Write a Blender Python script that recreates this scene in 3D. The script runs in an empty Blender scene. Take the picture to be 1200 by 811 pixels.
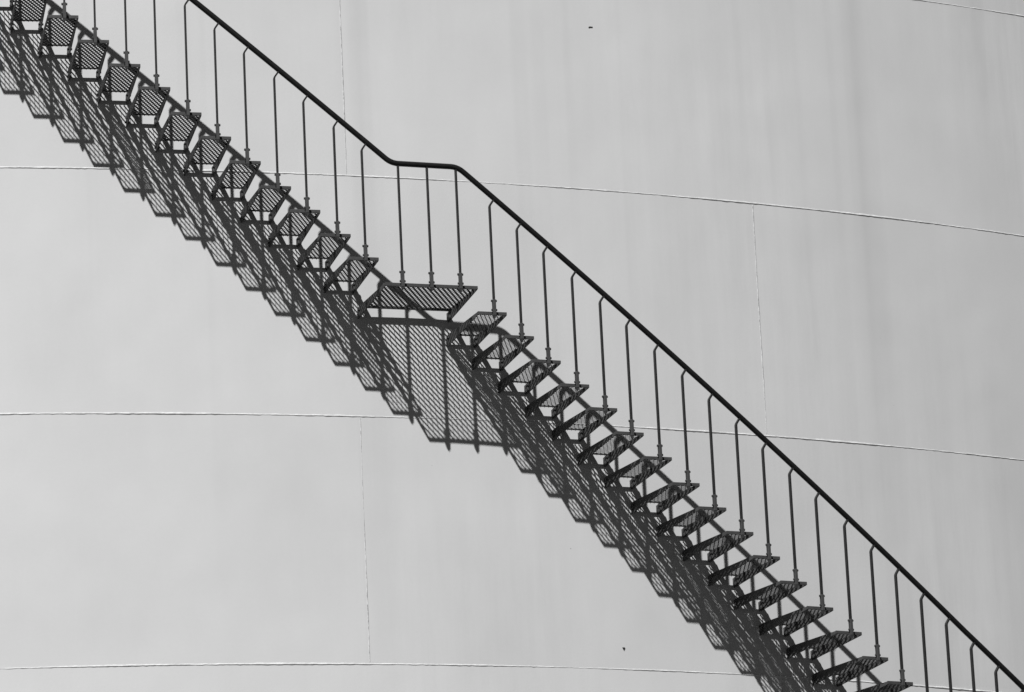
import bpy, bmesh, math, random
from mathutils import Vector, Matrix
rnd = random.Random(7)
sc = bpy.context.scene
col = sc.collection
# ------------------------------------------------------------------ measured layout (metres, radians)
EYE_Z = 0.0                       # heights are measured from the lens; the ground lies 1.6 m lower
GROUND = -1.6
R = 19.384                        # tank shell radius
RO = 20.096                       # outer edge of the treads
RP = 20.112                       # handrail / baluster radius
RI = 19.429                       # inner edge of the treads
UP = [(0.06285,10.56372),(0.07359,10.38203),(0.08459,10.207),(0.09512,10.03888),(0.10609,9.85373),(0.11657,9.6792),
      (0.12704,9.50143),(0.13781,9.32121),(0.1482,9.15019),(0.15906,8.97742),(0.16911,8.80962)]
LO = [(0.21655,8.43917),(0.22662,8.27097),(0.23653,8.0984),(0.24716,7.9286),(0.25771,7.76144),(0.26771,7.58943),
      (0.27842,7.415),(0.28904,7.23103),(0.29937,7.05953),(0.30991,6.88697),(0.32038,6.71558),(0.33101,6.536),
      (0.34149,6.35491),(0.35305,6.18232),(0.36382,6.00246),(0.37397,5.8263)]
LD_Z = 8.626
LD_POSTS = (0.18245, 0.1933, 0.20422)
DP, RISE = 0.01056, 0.1755
for k in range(1, 11): UP.insert(0, (UP[0][0]-DP, UP[0][1]+RISE+0.002))
for k in range(1, 7): LO.append((LO[-1][0]+DP, LO[-1][1]-RISE))

# ------------------------------------------------------------------ materials
def new_mat(name):
    m = bpy.data.materials.new(name); m.use_nodes = True
    nt = m.node_tree; b = nt.nodes['Principled BSDF']
    return m, nt, b
def N(nt, typ, **kw):
    n = nt.nodes.new(typ)
    for k, v in kw.items(): setattr(n, k, v)
    return n
def math_n(nt, op, a, b=None, clamp=False):
    n = N(nt, 'ShaderNodeMath', operation=op, use_clamp=clamp)
    for i, v in enumerate((a, b)):
        if v is None: continue
        if isinstance(v, (int, float)): n.inputs[i].default_value = v
        else: nt.links.new(v, n.inputs[i])
    return n.outputs[0]
def noise(nt, vec, scale, detail=4.0, rough=0.55):
    n = N(nt, 'ShaderNodeTexNoise'); n.inputs['Scale'].default_value = scale
    n.inputs['Detail'].default_value = detail; n.inputs['Roughness'].default_value = rough
    nt.links.new(vec, n.inputs['Vector']); return n.outputs['Fac']

def shell_paint():
    m, nt, b = new_mat('white_tank_paint')
    geo = N(nt, 'ShaderNodeNewGeometry')
    sep = N(nt, 'ShaderNodeSeparateXYZ'); nt.links.new(geo.outputs['Position'], sep.inputs[0])
    ny = math_n(nt, 'MULTIPLY', sep.outputs['Y'], -1.0)
    ang = math_n(nt, 'ARCTAN2', sep.outputs['X'], ny)
    u = math_n(nt, 'MULTIPLY', ang, R)                       # metres round the shell
    z = sep.outputs['Z']
    def uv(su, sz):
        c = N(nt, 'ShaderNodeCombineXYZ')
        nt.links.new(math_n(nt, 'MULTIPLY', u, su), c.inputs[0])
        nt.links.new(math_n(nt, 'MULTIPLY', z, sz), c.inputs[1]); return c.outputs[0]
    # rain streaks: long in z, narrow round the shell
    s1 = noise(nt, uv(1.0, .035), 2.2, 3, .5)
    s2 = noise(nt, uv(1.0, .06), 9.0, 4, .6)
    s3 = noise(nt, uv(1.0, .09), 46.0, 3, .6)
    # streaks are stronger in some places than in others
    wz = noise(nt, uv(.5, .25), 1.0, 3, .5)
    mott = noise(nt, uv(1.0, .7), 1.1, 6, .62)
    fine = noise(nt, uv(1.0, 1.0), 38.0, 4, .7)
    def centred(f, amt): return math_n(nt, 'MULTIPLY', math_n(nt, 'SUBTRACT', f, .5), amt)
    st = math_n(nt, 'ADD', centred(s1, .17), math_n(nt, 'ADD', centred(s2, .10), centred(s3, .04)))
    gate = math_n(nt, 'MULTIPLY', math_n(nt, 'SUBTRACT', wz, .36), 3.6, True)
    # the weather side (round to the right, under the roof edge) is the more streaked one
    ww = N(nt, 'ShaderNodeMapRange'); ww.inputs[1].default_value = 2.5; ww.inputs[2].default_value = 7.0
    ww.inputs[3].default_value = .28; ww.inputs[4].default_value = 1.15; nt.links.new(u, ww.inputs[0])
    st = math_n(nt, 'MULTIPLY', math_n(nt, 'MULTIPLY', st, gate), ww.outputs[0])
    # a few distinct drip stains run down from the roof edge
    rr = N(nt, 'ShaderNodeMapRange'); rr.inputs[1].default_value = .55; rr.inputs[2].default_value = .74
    nt.links.new(noise(nt, uv(1.0, .012), 2.4, 3, .55), rr.inputs[0])
    zfade = N(nt, 'ShaderNodeMapRange'); zfade.inputs[1].default_value = 5.0; zfade.inputs[2].default_value = 10.2
    nt.links.new(z, zfade.inputs[0])
    drip = math_n(nt, 'MULTIPLY', math_n(nt, 'MULTIPLY', rr.outputs[0], zfade.outputs[0]), -.065)
    tot = math_n(nt, 'ADD', st, math_n(nt, 'ADD', centred(mott, .10), math_n(nt, 'ADD', centred(fine, .025), drip)))
    # plate-to-plate tone: one value per welded plate
    row = math_n(nt, 'FLOOR', math_n(nt, 'DIVIDE', math_n(nt, 'SUBTRACT', z, 9.638), 1.83))
    odd = math_n(nt, 'MODULO', math_n(nt, 'ADD', row, 20.0), 2.0)
    ph = math_n(nt, 'ADD', math_n(nt, 'SUBTRACT', ang, .1738), math_n(nt, 'MULTIPLY', odd, .1787))
    colm = math_n(nt, 'FLOOR', math_n(nt, 'DIVIDE', ph, .34907))
    cid = N(nt, 'ShaderNodeCombineXYZ'); nt.links.new(colm, cid.inputs[0]); nt.links.new(row, cid.inputs[1])
    wn = N(nt, 'ShaderNodeTexWhiteNoise', noise_dimensions='2D'); nt.links.new(cid.outputs[0], wn.inputs['Vector'])
    tot = math_n(nt, 'ADD', tot, centred(wn.outputs['Value'], .035))
    # small scuffs and fly specks
    vor = N(nt, 'ShaderNodeTexVoronoi', feature='F1'); vor.inputs['Scale'].default_value = 2.3
    nt.links.new(uv(1.0, 1.0), vor.inputs['Vector'])
    sp = math_n(nt, 'LESS_THAN', vor.outputs['Distance'], .012)
    tot = math_n(nt, 'ADD', tot, math_n(nt, 'MULTIPLY', sp, -.22))
    val = math_n(nt, 'ADD', tot, 0.60)
    cc = N(nt, 'ShaderNodeCombineColor')
    for i in range(3): nt.links.new(val, cc.inputs[i])
    nt.links.new(cc.outputs[0], b.inputs['Base Color'])
    b.inputs['Roughness'].default_value = .42
    b.inputs['Specular IOR Level'].default_value = .5
    # slight oil-canning of the plates and orange-peel of the paint
    h1 = noise(nt, uv(.9, .8), 1.0, 2, .5)
    h2 = noise(nt, uv(1.0, 1.0), 60.0, 2, .6)
    hh = math_n(nt, 'ADD', math_n(nt, 'MULTIPLY', h1, .016), math_n(nt, 'MULTIPLY', h2, .00025))
    bp = N(nt, 'ShaderNodeBump'); bp.inputs['Strength'].default_value = 1.0; bp.inputs['Distance'].default_value = 1.0
    nt.links.new(hh, bp.inputs['Height']); nt.links.new(bp.outputs[0], b.inputs['Normal'])
    return m
def weld_paint(name, scale, lo, hi):
    m, nt, b = new_mat(name)
    tc = N(nt, 'ShaderNodeNewGeometry')
    f = noise(nt, tc.outputs['Position'], scale, 4, .7)
    r = N(nt, 'ShaderNodeMapRange'); r.inputs[1].default_value = .3; r.inputs[2].default_value = .62
    r.inputs[3].default_value = lo; r.inputs[4].default_value = hi
    nt.links.new(f, r.inputs[0])
    cc = N(nt, 'ShaderNodeCombineColor')
    for i in range(3): nt.links.new(r.outputs[0], cc.inputs[i])
    nt.links.new(cc.outputs[0], b.inputs['Base Color']); b.inputs['Roughness'].default_value = .5
    return m
def steel(name, base, rough, var=.35):
    m, nt, b = new_mat(name)
    geo = N(nt, 'ShaderNodeNewGeometry')
    f = noise(nt, geo.outputs['Position'], 22.0, 6, .65)
    g = noise(nt, geo.outputs['Position'], 160.0, 3, .6)
    v = math_n(nt, 'ADD', math_n(nt, 'MULTIPLY', math_n(nt, 'SUBTRACT', f, .5), base*var*2.2),
               math_n(nt, 'MULTIPLY', math_n(nt, 'SUBTRACT', g, .5), base*var))
    v = math_n(nt, 'MAXIMUM', math_n(nt, 'ADD', v, base), .004)
    cc = N(nt, 'ShaderNodeCombineColor')
    for i in range(3): nt.links.new(v, cc.inputs[i])
    nt.links.new(cc.outputs[0], b.inputs['Base Color'])
    nt.links.new(math_n(nt, 'ADD', math_n(nt, 'MULTIPLY', f, .25), rough-.12), b.inputs['Roughness'])
    b.inputs['Specular IOR Level'].default_value = .3
    bp = N(nt, 'ShaderNodeBump'); bp.inputs['Strength'].default_value = .35; bp.inputs['Distance'].default_value = .002
    nt.links.new(g, bp.inputs['Height']); nt.links.new(bp.outputs[0], b.inputs['Normal'])
    return m
def ground_mat():
    m, nt, b = new_mat('dark_gravel')
    geo = N(nt, 'ShaderNodeNewGeometry')
    a = noise(nt, geo.outputs['Position'], .35, 6, .6); c = noise(nt, geo.outputs['Position'], 26.0, 4, .7)
    v = math_n(nt, 'ADD', math_n(nt, 'MULTIPLY', a, .03), math_n(nt, 'MULTIPLY', c, .05))
    cc = N(nt, 'ShaderNodeCombineColor')
    for i in range(3): nt.links.new(v, cc.inputs[i])
    nt.links.new(cc.outputs[0], b.inputs['Base Color']); b.inputs['Roughness'].default_value = .95
    bp = N(nt, 'ShaderNodeBump'); bp.inputs['Strength'].default_value = .6; bp.inputs['Distance'].default_value = .02
    nt.links.new(c, bp.inputs['Height']); nt.links.new(bp.outputs[0], b.inputs['Normal'])
    return m
M = dict(shell=shell_paint(), weld=weld_paint('painted_weld', 9.0, .42, .72), seam=weld_paint('mottled_painted_weld', 30.0, .24, .64), ground=ground_mat(),  # seam: noise breaks the vertical beads into darker and paler dots
         mesh=steel('grating_steel', .014, .65), frame=steel('tread_frame_steel', .055, .55),
         plate=steel('side_plate_steel', .065, .6), rail=steel('handrail_paint', .012, .36, .5),
         post=steel('baluster_paint', .019, .5), socket=steel('socket_steel', .055, .55),
         chip=steel('bare_rusty_steel', .03, .8))

# ------------------------------------------------------------------ mesh helpers
def link(name, bm, mat, parent=None, matrix=None, smooth=False):
    me = bpy.data.meshes.new(name); bm.to_mesh(me); bm.free(); me.materials.append(mat)
    if smooth:
        for p in me.polygons: p.use_smooth = True
    o = bpy.data.objects.new(name, me); col.objects.link(o)
    if parent: o.parent = parent
    if matrix is not None: o.matrix_basis = matrix
    return o
def hexa(bm, c8):
    vs = [bm.verts.new(c) for c in c8]                     # bottom 0-3, top 4-7
    for f in ((3,2,1,0),(4,5,6,7),(0,1,5,4),(1,2,6,5),(2,3,7,6),(3,0,4,7)): bm.faces.new([vs[i] for i in f])
def box(bm, x0, x1, y0, y1, z0, z1):
    hexa(bm, [(x0,y0,z0),(x1,y0,z0),(x1,y1,z0),(x0,y1,z0),(x0,y0,z1),(x1,y0,z1),(x1,y1,z1),(x0,y1,z1)])
def bar(bm, a, b, wdir, ndir, w, t):
    a, b, W, T = Vector(a), Vector(b), Vector(wdir)*w/2, Vector(ndir)*t/2
    hexa(bm, [a-W-T, b-W-T, b+W-T, a+W-T, a-W+T, b-W+T, b+W+T, a+W+T])
def cyl(bm, a, b, r, n=10):
    a, b = Vector(a), Vector(b); d = (b-a).normalized()
    s = d.orthogonal().normalized(); t = d.cross(s)
    ra = [bm.verts.new(a + r*(math.cos(k*math.tau/n)*s + math.sin(k*math.tau/n)*t)) for k in range(n)]
    rb = [bm.verts.new(b + r*(math.cos(k*math.tau/n)*s + math.sin(k*math.tau/n)*t)) for k in range(n)]
    for k in range(n): bm.faces.new((ra[k], ra[(k+1)%n], rb[(k+1)%n], rb[k]))
    bm.faces.new(ra[::-1]); bm.faces.new(rb)
def bevel(bm, off, seg=1):
    bmesh.ops.bevel(bm, geom=bm.edges[:], offset=off, segments=seg, affect='EDGES', clamp_overlap=True)
def P(r, phi, z): return Vector((r*math.sin(phi), -r*math.cos(phi), z))
def frame_at(r, phi, z): return Matrix.Translation(P(r, phi, z)) @ Matrix.Rotation(phi, 4, 'Z')   # local x = right along the shell, y = towards the shell

def tag(o, label=None, category=None, group=None, kind=None):
    for k, v in (('label', label), ('category', category), ('group', group), ('kind', kind)):
        if v: o[k] = v
    return o

# ------------------------------------------------------------------ ground
bm = bmesh.new()
g = bmesh.ops.create_grid(bm, x_segments=40, y_segments=40, size=1500)
gr = link('ground', bm, M['ground']); gr.location = (0, 0, GROUND); tag(gr, kind='structure')

# ------------------------------------------------------------------ storage tank
COURSE = 1.83
def ring_z(k, phi):
    """height of the horizontal weld k courses above the upper weld seen in the picture; the rings are never quite level"""
    d = min(max(phi-.25, -.35), .4)
    if k == 0: return 9.6368 + .0079*d + .124*d*d
    if k == -1: return 7.8128 + .0098*d - .195*d*d
    if k == -2: return 5.982 - .0476*d - .80*d*d
    if k == 1: return 11.412 + .4*d
    return 9.6368 + k*COURSE + .004*math.sin(3*phi+k)
TOP = 9.6368 + 4*COURSE
tank = bpy.data.objects.new('storage_tank', None); col.objects.link(tank); tank.location = (0, 0, GROUND)
tag(tank, 'huge white painted cylindrical storage tank with welded steel plates behind the staircase', 'storage tank')
INV = Matrix.Translation((0, 0, -GROUND))
NS = 1440
bm = bmesh.new()
zs = [GROUND-.02, 2, 5, 6.5, 8, 9.5, 11, 12.5, TOP]
rings = [[bm.verts.new(P(R, k*math.tau/NS, z)) for k in range(NS)] for z in zs]
for a, b in zip(rings, rings[1:]):
    for k in range(NS): bm.faces.new((a[k], a[(k+1)%NS], b[(k+1)%NS], b[k]))
link('shell', bm, M['shell'], tank, INV, True)
bm = bmesh.new()
ra = [bm.verts.new(P(R+.06, k*math.tau/180, TOP+.004)) for k in range(180)]
apex = bm.verts.new((0, 0, TOP+1.6))
for k in range(180): bm.faces.new((ra[k], ra[(k+1)%180], apex))
link('roof', bm, M['shell'], tank, INV, True)
bm = bmesh.new()
sec = [(R+.004, -.09), (R+.09, -.09), (R+.09, 0.0), (R+.004, 0.0)]
rg = [[bm.verts.new(P(r, k*math.tau/360, TOP+z)) for (r, z) in sec] for k in range(360)]
for k in range(360):
    a, b = rg[k], rg[(k+1)%360]
    for i in range(4): bm.faces.new((a[i], a[(i+1)%4], b[(i+1)%4], b[i]))
link('top_rim', bm, M['weld'], tank, INV)

def bead(path, rad, name='weld_seam', mat='weld'):
    """half-round weld bead along a list of (phi, z), bulging out of the shell with an uneven hand-welded outline"""
    bm = bmesh.new(); n = 5; prev = None
    L = len(path)
    lo1 = rnd.uniform(0, 9)
    for i, (ph, z) in enumerate(path):
        j = max(0, min(L-2, i)); (p0, z0), (p1, z1) = path[j], path[j+1]
        tu, tz = (p1-p0)*R, z1-z0; l = math.hypot(tu, tz); nu, nz = -tz/l, tu/l          # across the bead
        s = i*.05+lo1
        wv = 1 + .22*math.sin(s*2.3) + .25*math.sin(s*.61+2) + rnd.uniform(-.22, .22)
        off = rnd.uniform(-.0012, .0012)
        ring = []
        for q in range(n):
            a = math.pi*q/(n-1)
            w = (math.cos(a)*rad*wv + off); h = math.sin(a)*rad*.42*wv
            hh = h if 0 < q < n-1 else -.004
            ring.append(bm.verts.new(P(R+hh, ph+nu*w/R, z+nz*w)))
        if prev:
            for q in range(n-1): bm.faces.new((prev[q], prev[q+1], ring[q+1], ring[q]))
        prev = ring
    bmesh.ops.recalc_face_normals(bm, faces=bm.faces[:])
    return link(name, bm, M[mat], tank, INV, True)
def arc(p0, p1, step, f): 
    n = max(2, int((p1-p0)*R/step)); return [(p0+(p1-p0)*i/n, f(p0+(p1-p0)*i/n)) for i in range(n+1)]
for k in range(-5, 4):
    near = -2 <= k <= 1
    bead(arc(-.5, 1.1, .025 if near else .12, lambda ph: ring_z(k, ph)), .0064)
    if not near: continue
PITCH = math.tau/18
for k in range(-5, 4):
    base = .17345 if k % 2 == 0 else .3440
    if k == -2: base = .1750
    if k == -1: base = .3440
    for m in (-2, -1, 0, 1, 2):
        ph = base + m*PITCH
        if not -.5 < ph < 1.05: continue
        z0 = ring_z(k, ph) if k != -3 else ring_z(-3, ph); z1 = ring_z(k+1, ph) if k < 3 else TOP-.09
        if k == -2: z0, z1 = ring_z(-2, ph), ring_z(-1, ph)
        n = int((z1-z0-.03)/.03)
        bead([(ph+.00004*math.sin(i*.13), z0+.015+(z1-z0-.03)*i/n) for i in range(n+1)], .0046, mat='seam')
def chip(ph, z, outline):
    bm = bmesh.new()
    a = [bm.verts.new(P(R-.004, ph+x/R, z+y)) for x, y in outline]
    b = [bm.verts.new(P(R+.004, ph+x*.8/R, z+y*.8)) for x, y in outline]
    n = len(a)
    for i in range(n): bm.faces.new((a[i], a[(i+1)%n], b[(i+1)%n], b[i]))
    bm.faces.new(b); bmesh.ops.recalc_face_normals(bm, faces=bm.faces[:])
    o = link('paint_chip', bm, M['chip'], tank, INV)
    return o
chip(.27665, 10.9255, [(-.019,-.008),(-.008,-.003),(.018,-.001),(.02,.006),(-.01,.006),(-.019,.001)])
chip(.2767, 6.1345, [(-.014,.009),(-.004,-.012),(.002,-.020),(.004,-.01),(.013,.003),(.008,.010)])

# ------------------------------------------------------------------ staircase
LP0 = LO[-1]
stair = bpy.data.objects.new('staircase', None); col.objects.link(stair)
SB = P(R+.3, LP0[0]+.01, LP0[1]-.4); stair.location = SB
tag(stair, 'dark steel open staircase with mesh treads and handrail climbing the curved white tank wall', 'staircase')
SINV = Matrix.Translation(-SB)

FLAT, DEEP = math.radians(68.0), math.radians(-4.0)
def grating(bm, x0, x1, y0, y1, zc, swd, lwd, ws, ts, ox=0.0):
    """diamond grating: nearly flat strips leaning right going outward, crossed by deep thin bars standing on edge"""
    for fam, alpha, w, t in ((1, FLAT, ws[0], ts[0]), (-1, DEEP, ws[1], ts[1])):
        d = Vector((fam*swd/2, -lwd/2, 0)).normalized()           # -y is outward
        nh = Vector((-abs(d.y), -fam*abs(d.x), 0))
        n = math.cos(alpha)*nh + math.sin(alpha)*Vector((0, 0, 1))
        u = n.cross(d).normalized()
        k0 = -int((x1-x0)/swd) - int((y1-y0)/lwd*1.2) - 4
        for k in range(k0, -k0+1):
            # line x = xs + sl*(y-y0), clipped to the rectangle
            xs = (x0+x1)/2 + ox + k*swd; sl = d.x/d.y
            ya, yb = y0, y1
            for xl, sgn in ((x0, 1), (x1, -1)):
                yc = y0 + (xl-xs)/sl
                if (xs + sl*(yc-.01-y0) - xl)*sgn > 0: yb = min(yb, yc)
                else: ya = max(ya, yc)
            if yb-ya < .006: continue
            a = (xs+sl*(ya-y0), ya, zc + fam*.0004); b = (xs+sl*(yb-y0), yb, zc + fam*.0004)
            bar(bm, a, b, u, n, w, t)
def side_plate(bm, x, y0, gap, h0, h1, th, side):
    """triangular plate under one side of a tread: shallow at the outer edge, deep at the shell, standing on to the shell"""
    y1 = RO-R
    pts = [(y0, .0), (y0, -h0), (y1-.085, -h1+.006), (y1-.05, -h1), (y1-.001, -h1), (y1-.001, -.012), (y1-gap-.004, .0)]
    v0 = [bm.verts.new((x-th/2, y, z)) for y, z in pts]; v1 = [bm.verts.new((x+th/2, y, z)) for y, z in pts]
    n = len(pts)
    bm.faces.new(v0); bm.faces.new(v1[::-1])
    for i in range(n): bm.faces.new((v0[i], v0[(i+1)%n], v1[(i+1)%n], v1[i]))
    bmesh.ops.recalc_face_normals(bm, faces=bm.faces[:])
    # welded lug on the shell and the two bolts through it
    box(bm, x+side*(th/2+.0005), x+side*(th/2+.0075), y1-.070, y1-.001, -h1+.012, -.016)
    for yy, zz in ((y1-.052, -.030), (y1-.030, -h1+.026)):
        cyl(bm, (x-th/2-.012, yy, zz), (x+th/2+.018, yy, zz), .0085, 6)

DEPTH = RO-RI
W = .222
def tread_meshes(name, w, swd, lwd, sw, st, bw, bh):
    """the meshes of one tread in local coordinates (origin at the middle of its outer edge)"""
    bm = bmesh.new()
    grating(bm, -w/2+.008, w/2-.008, .0115, DEPTH-bw, -.009, swd, lwd, sw, st)
    me_g = bpy.data.meshes.new(name+'_grating'); bm.to_mesh(me_g); bm.free(); me_g.materials.append(M['mesh'])
    bm = bmesh.new()
    box(bm, -w/2, w/2, 0, .011, -.021, .003); bevel(bm, .0012)
    me_o = bpy.data.meshes.new(name+'_nosing'); bm.to_mesh(me_o); bm.free(); me_o.materials.append(M['frame'])
    bm = bmesh.new()
    box(bm, -w/2+.0075, w/2-.0075, DEPTH-bw+.0005, DEPTH, -bh, .002); bevel(bm, .001)
    me_i = bpy.data.meshes.new(name+'_bar'); bm.to_mesh(me_i); bm.free(); me_i.materials.append(M['plate'])
    sides = []
    for s in (-1, 1):
        bm = bmesh.new(); side_plate(bm, s*(w/2-.0035), .0115, RI-R, .022, .084, .007, -s if s > 0 else 1)
        me = bpy.data.meshes.new(name+'_side'); bm.to_mesh(me); bm.free(); me.materials.append(M['plate']); sides.append(me)
    return me_g, me_o, me_i, sides
def add_mesh(name, me, parent, mtx=None):
    o = bpy.data.objects.new(name, me); col.objects.link(o); o.parent = parent
    if mtx is not None: o.matrix_basis = mtx
    return o
def place_tread(kind, meshes, phi, z, dx):
    me_g, me_o, me_i, sides = meshes
    t = Matrix.Rotation(math.radians(rnd.uniform(-.6, .6)), 4, 'Y') @ Matrix.Rotation(math.radians(rnd.uniform(-.7, .7)), 4, 'X')
    if kind == 'landing': t = Matrix.Identity(4)
    tr = add_mesh(kind, me_g, stair, SINV @ frame_at(RO, phi, z) @ Matrix.Translation((dx, 0, 0)) @ t)
    add_mesh('nosing', me_o, tr); add_mesh('back_bar', me_i, tr)
    for me in sides: add_mesh('side_plate', me, tr)
    return tr
tm = tread_meshes('tread', W, .0315, .066, (.0092, .0160), (.0036, .0026), .021, .0065)
for phi, z in UP + LO: place_tread('tread', tm, phi, z, -.010)
lm = tread_meshes('landing', .700, .0375, .066, (.0108, .0225), (.0040, .0024), .033, .012)
place_tread('landing', lm, .1935, LD_Z, 0)

# handrail: one bent tube, measured as (phi, z) on the handrail radius
C1, C2 = (.18001, 9.5203), (.20500, 9.5157)
RAIL_U = [(.12241, 10.47739), (.17586, 9.58921), (.18001, 9.5203)]
RAIL_L = [(.20500, 9.5157), (.22511, 9.18261), (.33639, 7.34253), (.40311, 6.2381), (.42741, 5.85167)]
def interp(tab, phi):
    if phi <= tab[0][0]: a, b = tab[0], tab[1]
    elif phi >= tab[-1][0]: a, b = tab[-2], tab[-1]
    else:
        for a, b in zip(tab, tab[1:]):
            if a[0] <= phi <= b[0]: break
    return a[1] + (b[1]-a[1])*(phi-a[0])/(b[0]-a[0])
def tube(bm, pts, r, n=14):
    prev = None; up = Vector((0, 0, 1)); L = len(pts)
    for i, p in enumerate(pts):
        d = (pts[min(i+1, L-1)]-pts[max(i-1, 0)]).normalized()
        s = d.cross(up).normalized(); t = s.cross(d)
        ring = [bm.verts.new(p + r*(math.cos(k*math.tau/n)*s + math.sin(k*math.tau/n)*t)) for k in range(n)]
        if prev:
            for k in range(n): bm.faces.new((prev[k], prev[(k+1)%n], ring[(k+1)%n], ring[k]))
        else: bm.faces.new(ring)
        prev = ring
    bm.faces.new(prev[::-1]); bmesh.ops.recalc_face_normals(bm, faces=bm.faces[:])
ph0, ph1 = UP[0][0]-.002, LO[-1][0]+.006
path = []
n = 60
for i in range(n+1):
    p = ph0+(C1[0]-ph0)*i/n; path.append((p, interp(RAIL_U, p)))
path.append(C2)
for i in range(1, n+1):
    p = C2[0]+(ph1-C2[0])*i/n; path.append((p, interp(RAIL_L, p)))
# round the two bends
def rounded(path, corners, rad):
    out = []
    for i, (p, z) in enumerate(path):
        if (p, z) in corners and 0 < i < len(path)-1:
            for tt in (0, .2, .4, .6, .8, 1.0):
                def toward(q):
                    du, dz = (q[0]-p)*RP, q[1]-z; l = math.hypot(du, dz); return (p+du/l*rad/RP, z+dz/l*rad)
                a, b = toward(path[i-1]), toward(path[i+1])
                out.append(tuple((1-tt)**2*a[j]+2*tt*(1-tt)*(p, z)[j]+tt*tt*b[j] for j in (0, 1)))
        else: out.append((p, z))
    return out
path[n] = (C1[0], C1[1]); 
path = [q for q in path if min(abs(q[0]-C1[0]), abs(q[0]-C2[0])) > .0035 or q in (C1, C2)]
path = rounded(path, (C1, C2), .055)
bm = bmesh.new(); tube(bm, [P(RP, p, z) for p, z in path], .0205)
rail = link('handrail', bm, M['rail'], stair, SINV, True)

def flat_bar(bm, pts, th, wd):
    """flat bar swept along a polyline in the local xz plane; thin across the bend, wide towards the shell"""
    prev = None; L = len(pts)
    for i, (x, z) in enumerate(pts):
        ax, az = pts[max(i-1, 0)]; bx, bz = pts[min(i+1, L-1)]
        l = math.hypot(bx-ax, bz-az); nx, nz = (bz-az)/l, -(bx-ax)/l
        ring = [bm.verts.new((x+sx*nx*th/2, sy*wd/2, z+sx*nz*th/2)) for sx, sy in ((-1,-1),(1,-1),(1,1),(-1,1))]
        if prev:
            for k in range(4): bm.faces.new((prev[k], prev[(k+1)%4], ring[(k+1)%4], ring[k]))
        else: bm.faces.new(ring[::-1])
        prev = ring
    bm.faces.new(prev); bmesh.ops.recalc_face_normals(bm, faces=bm.faces[:])
bm = bmesh.new()
box(bm, -.0115, .0115, -.014, .015, -.030, .090); bevel(bm, .002)
# a foot tapering below the tread edge
hexa(bm, [(-.003,-.008,-.052),(.003,-.008,-.052),(.003,.010,-.052),(-.003,.010,-.052),(-.0105,-.0125,-.0305),(.0105,-.0125,-.0305),(.0105,.0135,-.0305),(-.0105,.0135,-.0305)])
for zz in (.080, .012): cyl(bm, (-.021, 0, zz), (.021, 0, zz), .0088, 6)
me_s = bpy.data.meshes.new('socket'); bm.to_mesh(me_s); bm.free(); me_s.materials.append(M['socket'])
def baluster(phi, z, tab, straight=False):
    fr = SINV @ frame_at(RP, phi, z)
    bm = bmesh.new()
    if straight:
        zt = interp(tab, phi)-z-.012; pts = [(0, .06), (0, zt)]
    else:
        ox = .041
        zr = interp(tab, phi+ox/RP)-z; zb = zr-.050
        pts = [(0, .06), (0, zb-.014), (.0035, zb-.003), (.010, zb+.007), (ox-.008, zr-.010)]
    flat_bar(bm, pts, .0125, .024)
    b = link('baluster', bm, M['post'], stair, fr)
    add_mesh('socket', me_s, b)
    return b
for phi, z in UP: baluster(phi, z, RAIL_U)
for phi in LD_POSTS: baluster(phi, LD_Z, [C1, C2], True)
for phi, z in LO: baluster(phi, z, RAIL_L)

# ------------------------------------------------------------------ light
SA, SE = -0.43132, 0.83713
S = Vector((math.cos(SE)*math.sin(SA), -math.cos(SE)*math.cos(SA), math.sin(SE)))      # towards the sun
sl = bpy.data.lights.new('sun', 'SUN'); sl.energy = 5.0; sl.angle = math.radians(.5); sl.color = (1, 1, 1)
so = bpy.data.objects.new('sun', sl); col.objects.link(so); so.location = S*60
so.rotation_euler = S.to_track_quat('Z', 'Y').to_euler()
w = bpy.data.worlds.new('World'); sc.world = w; w.use_nodes = True
nt = w.node_tree; bg = nt.nodes['Background']
sky = nt.nodes.new('ShaderNodeTexSky'); sky.sky_type = 'NISHITA'; sky.sun_disc = False
sky.sun_elevation = SE; sky.sun_rotation = math.atan2(S.x, S.y)
sky.air_density = 0.2; sky.dust_density = 0.0; sky.ozone_density = 1.0
sp_ = nt.nodes.new('ShaderNodeSeparateColor')               # black-and-white photograph taken through a red filter: a dark sky
cb_ = nt.nodes.new('ShaderNodeCombineColor'); nt.links.new(sky.outputs[0], sp_.inputs[0])
for i in range(3): nt.links.new(sp_.outputs['Red'], cb_.inputs[i])
nt.links.new(cb_.outputs[0], bg.inputs[0]); bg.inputs[1].default_value = .05

# ------------------------------------------------------------------ camera
YAW, PITCHC, ROLL, F, D = 0.13832, 0.24892, -0.04807, 5396.276, 51.51902
cy, sy, cp, sp = math.cos(YAW), math.sin(YAW), math.cos(PITCHC), math.sin(PITCHC)
fw = Vector((sy*cp, cy*cp, sp)); rt = Vector((cy, -sy, 0)); up = rt.cross(fw)
cr, sr = math.cos(ROLL), math.sin(ROLL)
r2 = cr*rt + sr*up; u2 = -sr*rt + cr*up
cam = bpy.data.cameras.new('camera'); co = bpy.data.objects.new('camera', cam); col.objects.link(co)
cam.sensor_fit = 'HORIZONTAL'; cam.sensor_width = 36; cam.lens = F/1200*36
cam.clip_start = .1; cam.clip_end = 5000
m = Matrix((r2, u2, -fw)).transposed().to_4x4(); m.translation = Vector((0, -D, 0)); co.matrix_world = m
sc.camera = co
sc.view_settings.view_transform = 'Standard'; sc.view_settings.look = 'None'
sc.view_settings.exposure = 0.12; sc.view_settings.gamma = 1.0; sc.view_settings.use_curve_mapping = False
